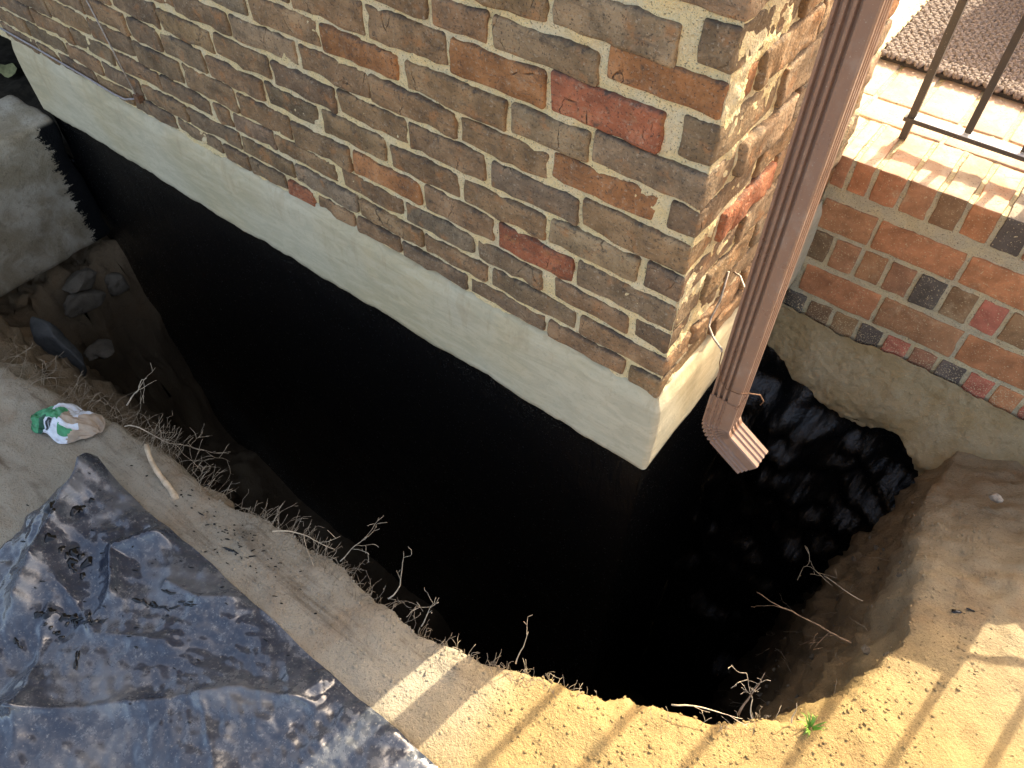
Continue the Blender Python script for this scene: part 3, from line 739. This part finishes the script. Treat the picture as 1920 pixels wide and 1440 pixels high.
thing_tube('wall_cable', [(-1.80, -.010, .36), (-1.76, -.009, .20), (-1.72, -.012, .055)], .0022, M['wire'], 'thin grey cable running down the brick wall', 'cable')
thing_tube('wall_cable', [(-2.52, -.012, .035), (-2.3, -.013, .034), (-2.0, -.012, .026), (-1.85, -.014, .022), (-1.79, -.016, .028), (-1.73, -.013, .05)], .003, M['cable'], 'grey cable running along the lowest brick course', 'cable')
V, F = box_data(-1.728, -1.706, -.018, -.001, .044, .066); cl = mobj('cable_clip', V, F, M['rust'], None, False); tag(cl, 'small dark clip where the two wall cables meet', 'clip')

# ------------------------------------------------------------------ concrete block and areaway at the far end
cb = empty('retaining_wall', (-2.55, -.5, -.86), 'weathered concrete retaining wall block abutting the house with black paint smears', 'wall')
P, F, c = rounded_box((-2.68, -1.4, -.785), (-2.415, -.012, -.262), .02, 5, .007, .03, 9)
o = mobj('block_body', (P-c).tolist(), F, M['block'], cb, True, loc=tuple(c))
U_, Y_ = np.meshgrid(np.linspace(-4.2, -2.66, 40), np.linspace(-2.5, .02, 40), indexing='ij')
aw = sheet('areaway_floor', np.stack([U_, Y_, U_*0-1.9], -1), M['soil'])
if aw.data.polygons[0].normal.z < 0: aw.data.flip_normals()
tag(aw, kind='structure')
U_, Y_ = np.meshgrid(np.linspace(-4.2, XL-.006, 60), np.linspace(.008, .6, 24), indexing='ij')
Lg = np.stack([U_, Y_, U_*0-.46], -1); Lg[..., 2] += fbm(Lg, 9, 4, 91)*.02
lg = sheet('soil_shelf', Lg, M['shaded_shelf'])  # shelf soil darkened, the recess's shade is put into its colour
if lg.data.polygons[0].normal.z < 0: lg.data.flip_normals()
tag(lg, kind='structure')
V, F = box_data(-4.2, XL+.03, .006, .6, -3.4, -.49); box_data(XL-.004, XL+.03, .006, .6, -.489, -.238, V, F); box_data(-4.2, XL-.005, .6, .7, -.6, .03, V, F); box_data(-4.3, -4.2, -2.5, .7, -2.2, 0.0, V, F)
mobj('recess_wall', V, F, M['bitumen'], house, False)
# ------------------------------------------------------------------ stones below the block
def stone(c, s, seed, m, label):
    import bmesh
    bm = bmesh.new(); bmesh.ops.create_icosphere(bm, subdivisions=4, radius=1)
    P = np.array([v.co for v in bm.verts]); F = [[v.index for v in f.verts] for f in bm.faces]; bm.free()
    d = 1 + .35*fbm(P, 1.1, 2, seed) + .10*fbm(P, 3, 3, seed+4); P = P*d[:, None]
    P = P + .0
    for q in range(9):
        rr_ = random.Random(seed*31+q); nv = Vector((rr_.gauss(0, 1), rr_.gauss(0, 1), rr_.gauss(0, 1))).normalized(); dd = P@np.array(nv); P = P - np.outer(np.maximum(0, dd-.72)*.85, np.array(nv))
    o = mobj('stone', (P*np.array(s)).tolist(), F, m, None, True, loc=c)
    return tag(o, label, 'stone', 'stones under the retaining wall')

stone((-2.20,-.46,-.90), (.13,.05,.13), 11, M['slate'], 'large blue grey stone in the soil under the retaining wall')
stone((-2.38,-.24,-.97), (.05,.085,.05), 12, M['stone'], 'rounded tan stone below the concrete retaining wall corner')
stone((-2.40,-.20,-.885), (.045,.07,.035), 13, M['stone'], 'pointed stone wedged just under the retaining wall edge')
stone((-2.32,-.30,-1.16), (.06,.06,.03), 14, M['stone'], 'small pale flat stone low on the end bank')
stone((-2.41,-.09,-1.0), (.03,.05,.06), 15, M['stone'], 'narrow upright stone next to the black foundation')
pb = stone((.694,.52,-.375), (.018,.012,.011), 16, M['pebble'], 'white pebble on the soil beside the porch'); pb['group'] = ''; del pb['group']; pb.name = 'pebble'

# ------------------------------------------------------------------ black plastic sheet
TX = np.linspace(-.945, .75, 380); TY = np.linspace(-2.0, -.766, 290)
X, Y = np.meshgrid(TX, TY, indexing='ij'); P = np.stack([X, Y, X*0], -1)
def creaser(P, pts, w, h, sharp=1.0):
    d = np.full(P.shape[:2], 9.0)
    for (a, b) in zip(pts[:-1], pts[1:]):
        a = np.array(a); b = np.array(b); ab = b-a
        t = np.clip(((P[..., 0]-a[0])*ab[0]+(P[..., 1]-a[1])*ab[1])/(ab@ab), 0, 1)
        d = np.minimum(d, np.hypot(P[..., 0]-a[0]-t*ab[0], P[..., 1]-a[1]-t*ab[1]))
    return h*np.exp(-(d/w)**sharp)
def triw(a): return np.abs((a % 1.0)*2-1)
Wp = P + np.stack([fbm(P, 2.5, 2, 131), fbm(P, 2.5, 2, 137), P[..., 2]*0], -1)*.05
Zt = -.237 + fbm(P, 2.0, 2, 101)*.012
rt = random.Random(5)
for wl, am, cnt in ((.55, .014, 2), (.27, .010, 3), (.13, .0050, 5), (.062, .0030, 7), (.03, .0017, 6), (.016, .0008, 5)):
    for q in range(cnt):
        an = rt.uniform(0, math.pi); mask = sstep(-.25, .35, vnoise(P, 1.2/wl**.5, 140+q+int(wl*100)))
        Zt = Zt + am*mask*(triw((Wp[..., 0]*math.cos(an)+Wp[..., 1]*math.sin(an))/wl+rt.random())-.5)
wrk = P.copy(); wrk[..., 0] *= .3
Zt += .003*ridged(wrk, 24, 2, 113)*sstep(-.6, -.95, X)
for pts, w, h, sh in [
  ([(-.93,-.80),(-.86,-.93),(-.78,-1.05)], .030, .055, 1.0), ([(-.70,-.79),(-.74,-.87),(-.66,-.93)], .022, .040, 1.0),
  ([(-.47,-.785),(-.52,-.83),(-.60,-.85)], .016, .018, .9), ([(-.60,-1.17),(-.42,-1.0),(-.32,-.89),(-.20,-.83)], .022, .022, .8),
  ([(-.60,-1.17),(-.75,-1.3)], .03, .03, .9), ([(-.75,-1.0),(-.68,-1.08),(-.55,-1.2)], .018, .016, .8), ([(-.36,-.95),(-.22,-1.02),(-.05,-1.05)], .012, .010, .8),
  ([(-.8,-.97),(-.62,-1.0),(-.5,-.92)], .02, .014, .9)]:
    Zt += creaser(P, pts, w, h, sh)
tip = np.exp(-np.hypot(X+.95, Y+.785)/.055)
Zt += .05*tip
P[..., 2] = Zt
edge = np.exp((Y+.766)/.02); 
P[..., 1] += fbm(np.stack([X, X*0, X*0], -1), 5, 4, 117)*.004*np.exp((Y+.766)/.15) + .012*tip
P[..., 0] += fbm(np.stack([Y, Y*0, Y*0], -1), 7, 3, 119)*.02*np.exp(-(X+.945)/.1) - .0*tip
P[..., 2] -= .012*np.exp((Y+.766)/.010) + .012*np.exp(-(X+.945)/.012)
gz = np.array([[ground_z(x, y) for y in TY[::12]] for x in TX[::12]])
gi = np.array([np.interp(TX, TX[::12], gz[:, j]) for j in range(gz.shape[1])]).T
gi = np.array([np.interp(TY, TY[::12], gi[i]) for i in range(len(TX))])
P[..., 2] = np.maximum(P[..., 2]+ (gi+.248)*.8, gi+.004)
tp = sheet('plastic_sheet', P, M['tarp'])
if sum(p.normal.z for p in tp.data.polygons[:300]) < 0: tp.data.flip_normals()
tag(tp, 'crumpled dusty black plastic sheet spread on the ground', 'plastic sheet')
TGrid = P
def tarp_z(x, y):
    k = np.argmin((TGrid[..., 0]-x)**2+(TGrid[..., 1]-y)**2); return float(TGrid[..., 2].reshape(-1)[k])

# tar drips on the sheet and the soil
V = []; F = []
def blob(cx_, cy_, r, el, ang, V, F, zf):
    n = 14; b = len(V); ph = R.random()*9
    z0 = zf(cx_, cy_)
    V.append((cx_, cy_, z0+.0035))
    for ring_, zz in ((.7, .003), (1.0, .0)):
        for k in range(n):
            a = 2*math.pi*k/n; q = r*ring_*(1+.75*mnoise.noise(Vector((math.cos(a)*1.3, math.sin(a)*1.3, ph))))
            x = math.cos(a)*q*el; y = math.sin(a)*q/el
            V.append((cx_+x*math.cos(ang)-y*math.sin(ang), cy_+x*math.sin(ang)+y*math.cos(ang), z0+zz))
    for k in range(n):
        F.append((b, b+1+k, b+1+(k+1) % n)); F.append((b+1+k, b+1+n+k, b+1+n+(k+1) % n, b+1+(k+1) % n))
for (x, y, r, el, an) in [(-.80,-.93,.020,1.3,.3),(-.775,-.945,.013,1.8,-.2),(-.70,-1.02,.016,1.3,.6),(-.672,-1.0,.012,2.0,1.0),(-.69,-1.045,.009,1.2,0),(-.64,-.985,.008,2.2,.8),(-.60,-.90,.010,2.4,.5),(-.56,-.88,.009,2.6,.6),(-.53,-.85,.007,2.6,.5),(-.88,-.87,.018,1.2,1.2),(-.60,-1.05,.008,2.6,-.7),(-.72,-1.10,.007,1.3,0),(-.82,-1.12,.012,1.6,.4),(-.58,-.86,.006,2.5,.5)]:
    for q in range(5):
        blob(x+math.cos(an)*r*.9*(q-2)+R.gauss(0, r*.25), y+math.sin(an)*r*.9*(q-2)+R.gauss(0, r*.25), r*R.uniform(.3, .75), el*.8, an+R.gauss(0, .4), V, F, tarp_z)
for i in range(40):
    blob(-.62+R.gauss(0, .16), -.87+R.gauss(0, .07), R.uniform(.001, .003), R.uniform(1.2, 3.0), .6+R.gauss(0, .3), V, F, tarp_z)
for (x, y, r, el, an) in [(-.58,-.72,.007,2.6,.3),(-.56,-.715,.004,2.2,.1),(-.525,-.70,.004,3,.8),(-.60,-.705,.003,2,.5),(-.70,-.70,.004,2.4,.2),(.70,.13,.008,1.8,.5),(.72,.145,.004,2.4,.1),(.83,.42,.006,2.4,-.1)]:
    blob(x, y, r, el, an, V, F, ground_z)
for i in range(70):
    blob(-.60+R.gauss(0, .10), -.70+R.gauss(0, .025), R.uniform(.0008, .0022), R.uniform(1.2, 2.8), .5+R.gauss(0, .3), V, F, ground_z)
td = mobj('tar_drips', V, F, M['tar']); tag(td, 'small black tar drips spattered over the sheet and soil', 'tar drips', kind='stuff')

# ------------------------------------------------------------------ crumpled bag
BC = Vector((-1.150, -.742, ground_z(-1.150, -.742)+.004)); e1 = Vector((.93, .37, 0)).normalized(); e2 = Vector((.37, -.93, 0)).normalized()
bag = empty('paper_bag', tuple(BC), 'crumpled green and white printed paper bag lying on the soil', 'bag')
def bag_pt(u, v):
    wv = math.sqrt(max(0, 1-abs(u)**2.3))
    q = Vector((u*2.2+5, v*2.2, 3)); 
    h = .036*(1-abs(u)**2)*(1-min(1, abs(v))**1.6) + .010*mnoise.noise(q*1.6) + .006*mnoise.noise(q*3.7)*1.0
    h += .016*max(0, math.sin((u*3.2+v*1.7)*2.0))*(1-abs(u))*.6
    p = BC + e1*(u*.092*(1+.05*math.sin(v*5))) + e2*(v*wv*.05 + .006*math.sin(u*6)) + Vector((0, 0, max(.002, h)))
    return p
parts = {'green_panel':[], 'dark_band':[], 'white_panel':[], 'grey_back':[], 'kraft_flap':[]}
NU, NV = 60, 34; BV = [bag_pt(-1+2*i/(NU-1), -1+2*j/(NV-1)) for i in range(NU) for j in range(NV)]
for i in range(NU-1):
    for j in range(NV-1):
        u = -1+2*(i+.5)/(NU-1); v = -1+2*(j+.5)/(NV-1)
        wob = .08*math.sin(u*9+v*3)
        if u > .45+.08*math.sin(v*6): k = 'kraft_flap'
        elif v < -.38+wob and u > -.50: k = 'grey_back'
        elif v < .12+wob*.5: k = 'green_panel' if u < .02 else 'kraft_flap'
        elif u < -.56: k = 'green_panel'
        elif u < -.44: k = 'dark_band'
        elif u > .05 and v < .34+.2*u: k = 'white_panel' if v > .16 else 'kraft_flap'
        elif u > .10 and v < .72: k = 'green_panel'
        elif v < .26: k = 'green_panel'
        else: k = 'white_panel'
        a = i*NV+j; parts[k].append((a, a+NV, a+NV+1, a+1))
for k, mk in (('green_panel', 'bgreen'), ('dark_band', 'bdark'), ('white_panel', 'bwhite'), ('grey_back', 'bwhite'), ('kraft_flap', 'kraft')):
    Fk = parts[k]; ids = sorted({x for f in Fk for x in f}); re = {x: n for n, x in enumerate(ids)}
    mobj(k, [BV[x] for x in ids], [[re[x] for x in f] for f in Fk], M[mk], bag)
fc = bpy.data.curves.new('digit', 'FONT'); fc.body = '0'; fc.size = 1.0; fc.align_x = 'CENTER'; fc.align_y = 'CENTER'; fc.offset = .03
fo = bpy.data.objects.new('digit_source', fc); COL.objects.link(fo); bpy.context.view_layer.update()
me = bpy.data.meshes.new_from_object(fo.evaluated_get(bpy.context.evaluated_depsgraph_get())); bpy.data.objects.remove(fo)
tv = []
for vtx in me.vertices:
    p = bag_pt(-.26+vtx.co.x*.42, .60-vtx.co.y*.72); tv.append(tuple(p+Vector((.0006, -.0010, .0022))))
mobj('printed_digit', tv, [tuple(p.vertices) for p in me.polygons], M['bblack'], bag, False)

# ------------------------------------------------------------------ roots, sticks, grass, leaf
def root_mesh(start, d, ln, r, seed, V, F, branches=0, wander=.5, droop=0.0, n=5, depth=0):
    rr = random.Random(seed); p = Vector(start); d = Vector(d).normalized(); pts = [p.copy()]; rad = [r]; N = max(5, int(ln/.012))
    for i in range(N):
        d = (d + Vector((rr.gauss(0, wander), rr.gauss(0, wander), rr.gauss(0, wander)))*.45 + Vector((0, 0, -droop*.3))).normalized()
        p = p + d*(ln/N); pts.append(p.copy()); rad.append(max(.0005, r*(1-.75*(i+1)/N)))
        if branches and i > 1 and rr.random() < branches/N and depth < 2:
            bd = (d + Vector((rr.gauss(0, .8), rr.gauss(0, .8), rr.gauss(0, .8)))).normalized()
            root_mesh(p, bd, ln*rr.uniform(.25, .55), rad[-1]*.7, seed*7+i, V, F, branches*.5, wander, droop, n, depth+1)
    tube_data(pts, rad, n, V, F)
def root(label, start, d, ln, r, seed, br=2, w=.45, dr=0., m='root', name='dry_root', cat='root', end=None):
    V = []; F = []
    root_mesh(start, d, ln, r*.58, seed, V, F, br, w, dr)
    o = mobj(name, V, F, M[m]); tag(o, label, cat); return o
gzr = lambda x, y: ground_z(x, y)
V = []; F = []
a = Vector((-.77, -.715, gzr(-.77, -.715)-.004)); b = Vector((-.915, -.672, gzr(-.9, -.68)+.035))
pts = [a+(b-a)*t+Vector((.004*math.sin(t*7), .004*math.cos(t*5), .003*math.sin(t*9))) for t in np.linspace(0, 1, 14)]
tube_data(pts, [.0075, .008, .0068, .0066, .0072, .0062, .0060, .0064, .0056, .0058, .0052, .0056, .006, .005], 8, V, F)
o = mobj('broken_stick', V, F, M['stick']); tag(o, 'pale broken stick propped at the trench edge above the plastic sheet', 'stick')
root('long pale twig reaching over the trench edge beside the plastic sheet', (-.52,-.64,-.225), (.75,.45,.30), .15, .0030, 3, 3, .16, m='stick', name='dry_twig', cat='twig')
root('thick curved brown root rising at the near end of the trench', (.432,-.352,-.275), (-.15,.30,.75), .105, .0045, 8, 0, .26, m='rootd')
root('pale knobbly twig lying along the sunlit trench lip', (.325,-.425,-.243), (.8,.42,.12), .13, .0028, 21, 5, .22, m='stick', name='dry_twig', cat='twig')
root('upright sunlit twig with a forked tip on the trench lip', (.048,-.535,-.262), (-.1,.30,.85), .085, .0026, 31, 3, .22, m='stick', name='dry_twig', cat='twig')
root('branching dry root hanging right of the crumpled bag', (-1.02,-.665,-.24), (.7,.55,.0), .20, .0030, 41, 6, .42, .1)
root('tall forked dry root standing behind the crumpled bag', (-1.09,-.62,-.26), (.15,.55,.60), .15, .0034, 47, 4, .34)
root('crooked dry root bending over the trench above the wide shadow stripe', (-.145,-.592,-.26), (.1,.4,.75), .085, .0026, 52, 5, .4)
root('bare angular root on the grey trench lip', (-.235,-.592,-.255), (.3,.55,.4), .11, .0028, 58, 5, .36)
root('tuft of wiry roots at the middle of the trench lip', (-.37,-.595,-.25), (.4,.7,.2), .085, .0022, 63, 7, .5)
root('long brown root crossing the dark right trench bank', (.56,-.02,-.40), (-.9,-.25,-.55), .22, .0042, 71, 4, .30, m='rootd')
root('thin pale root arching out of the right trench bank', (.545,.10,-.42), (-.8,-.1,.1), .10, .0018, 77, 1, .3)
root('fine forked root sticking out of the bank near the black footing', (.49,.22,-.62), (-.8,-.1,.25), .10, .0018, 79, 3, .35)
root('tangle of dry twigs beside the thick curved root', (.455,-.348,-.265), (-.25,.45,.35), .085, .0022, 83, 10, .6, name='dry_twig', cat='twig')
root('short bent twig beside the green grass tuft', (.515,-.312,-.26), (-.35,.3,.45), .05, .0026, 85, 2, .4, m='stick', name='dry_twig', cat='twig')
V = []; F = []
idx_lip = nrow_out
for c0, sd_, cnt, ln in [(-1.62,.10,40,.10),(-1.35,.12,40,.10),(-1.1,.08,75,.10),(-.95,.08,50,.08),(-.78,.05,40,.06),(-.56,.06,80,.05),(-.40,.05,45,.05),(-.28,.04,40,.045),(-.12,.03,26,.04),(.0,.05,45,.03),(.10,.05,70,.028),(.3,.1,14,.03),(.46,.03,26,.03)]:
    for i in range(cnt):
        k = int(np.argmin(np.abs(LP[:, 0]-(c0+R.gauss(0, sd_)))))
        row = idx_lip+R.choice((-3, -2, -1, 0, 1, 2, 3, 5)) if ln < .06 else idx_lip+R.choice((-2, 0, 2, 4, 7, 10, 14, 18))
        p = G[k, row]; o2 = out[k]
        d = Vector((-o2[0]*.8+R.gauss(0, .5), -o2[1]*.8+R.gauss(0, .5), R.uniform(.0, .8)))
        root_mesh(p, d, ln*R.uniform(.4, 1.2), R.uniform(.00025, .0006), R.randrange(10**6), V, F, 2 if R.random() < .5 else 0, .5, .12, 4)
for i in range(70):
    k = int(np.argmin(np.hypot(LP[:, 0]-.62, LP[:, 1]-R.uniform(-.25, .5)))); p = G[k, idx_lip+R.randrange(6, 60)]; o2 = out[k]
    root_mesh(p, Vector((-o2[0]+R.gauss(0, .6), -o2[1]+R.gauss(0, .6), R.gauss(.1, .5))), R.uniform(.02, .07), R.uniform(.0006, .0012), R.randrange(10**6), V, F, 1, .5, .1, 4)
fr = mobj('fine_roots', V, F, M['rootfine']); tag(fr, 'fine dry rootlets fringing the trench edge', 'roots', kind='stuff')

gr = empty('grass_tuft', (.547, -.298, gzr(.547, -.298)), 'small bright green grass tuft on the sunlit trench lip', 'grass')
for i in range(17):
    a = R.uniform(0, 2*math.pi); ln = R.uniform(.012, .028); w = R.uniform(.0012, .0024); V = []; F = []
    d = Vector((math.cos(a), math.sin(a), 0)); sdv = Vector((-math.sin(a), math.cos(a), 0)); b0 = Vector(gr.location)+d*.003
    for k in range(6):
        t = k/5; c = b0+d*(ln*t)+Vector((0, 0, .022*math.sin(t*2.2)*R.uniform(.8, 1.1))); ww = w*(1-t**1.6)+.0002
        V += [tuple(c-sdv*ww), tuple(c+Vector((0, 0, -.0006))), tuple(c+sdv*ww)]
    for k in range(5): F += [(k*3, k*3+1, k*3+4, k*3+3), (k*3+1, k*3+2, k*3+5, k*3+4)]
    mobj('blade', V, F, M['grass'], gr)
V = []; F = []; n = 18
lc = Vector((-3.23, .185, -.43)); V.append(tuple(lc+Vector((0, 0, .012))))
for k in range(n):
    a = 2*math.pi*k/n; r = .055*(1+.25*math.cos(3*a)+.12*math.sin(5*a)); V.append(tuple(lc+Vector((math.cos(a)*r, math.sin(a)*r*.75, .02*math.sin(2*a)))))
for k in range(n): F.append((0, 1+k, 1+(k+1) % n))
V2 = [(x, y, z-.002) for x, y, z in V]; b = len(V); V += V2; F += [tuple(b+i for i in f[::-1]) for f in list(F)]
lf = mobj('dead_leaf', V, F, M['leaf']); tag(lf, 'single pale dead leaf in the dark recess at the wall end', 'leaf')

# ------------------------------------------------------------------ pebbles and clods
ph = (1+5**.5)/2
ICO = np.array([(-1,ph,0),(1,ph,0),(-1,-ph,0),(1,-ph,0),(0,-1,ph),(0,1,ph),(0,-1,-ph),(0,1,-ph),(ph,0,-1),(ph,0,1),(-ph,0,-1),(-ph,0,1)])/1.9
ICF = [(0,11,5),(0,5,1),(0,1,7),(0,7,10),(0,10,11),(1,5,9),(5,11,4),(11,10,2),(10,7,6),(7,1,8),(3,9,4),(3,4,2),(3,2,6),(3,6,8),(3,8,9),(4,9,5),(2,4,11),(6,2,10),(8,6,7),(9,8,1)]
def scatter(name, count, pick, rmin, rmax, m, label):
    V = []; F = []
    for i in range(count):
        p = pick(); r = rmin+(rmax-rmin)*R.random()**3.2; sc = np.array([R.uniform(.7, 1.3), R.uniform(.7, 1.3), R.uniform(.45, .85)])*r
        an = R.uniform(0, 6.28); Q = ICO*(1+np.array([[R.uniform(-.25, .25)] for _ in range(12)]))*sc
        x = Q[:, 0]*math.cos(an)-Q[:, 1]*math.sin(an); y = Q[:, 0]*math.sin(an)+Q[:, 1]*math.cos(an); b = len(V)
        V += [(p[0]+x[k], p[1]+y[k], p[2]+Q[k, 2]+r*.15) for k in range(12)]; F += [(a+b, c+b, d+b) for a, c, d in ICF]
    o = mobj(name, V, F, m, None, False); tag(o, label, 'pebbles', kind='stuff'); return o
row_near = [i for i in range(nrow_out) if offs[i] < .45]
def pick_ground():
    while True:
        p = G[R.randrange(120, NS-20), R.choice(row_near)]
        if p[0] > -1.6 and not (p[0] < .7 and p[1] < -.775): return p
def pick_lip():
    return G[R.randrange(230, NS-40), nrow_out+R.randrange(-14, 4)]
def pick_bank():
    return G[R.randrange(NS-170, NS-20), nrow_out+R.randrange(2, 70)]
def pick_floor():
    return FP[R.randrange(20, 200), R.randrange(5, 60)]
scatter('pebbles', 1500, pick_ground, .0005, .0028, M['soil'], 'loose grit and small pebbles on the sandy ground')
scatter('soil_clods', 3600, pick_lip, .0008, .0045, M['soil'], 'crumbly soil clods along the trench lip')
scatter('bank_stones', 260, pick_bank, .0015, .012, M['stone'], 'small stones embedded in the right trench bank')
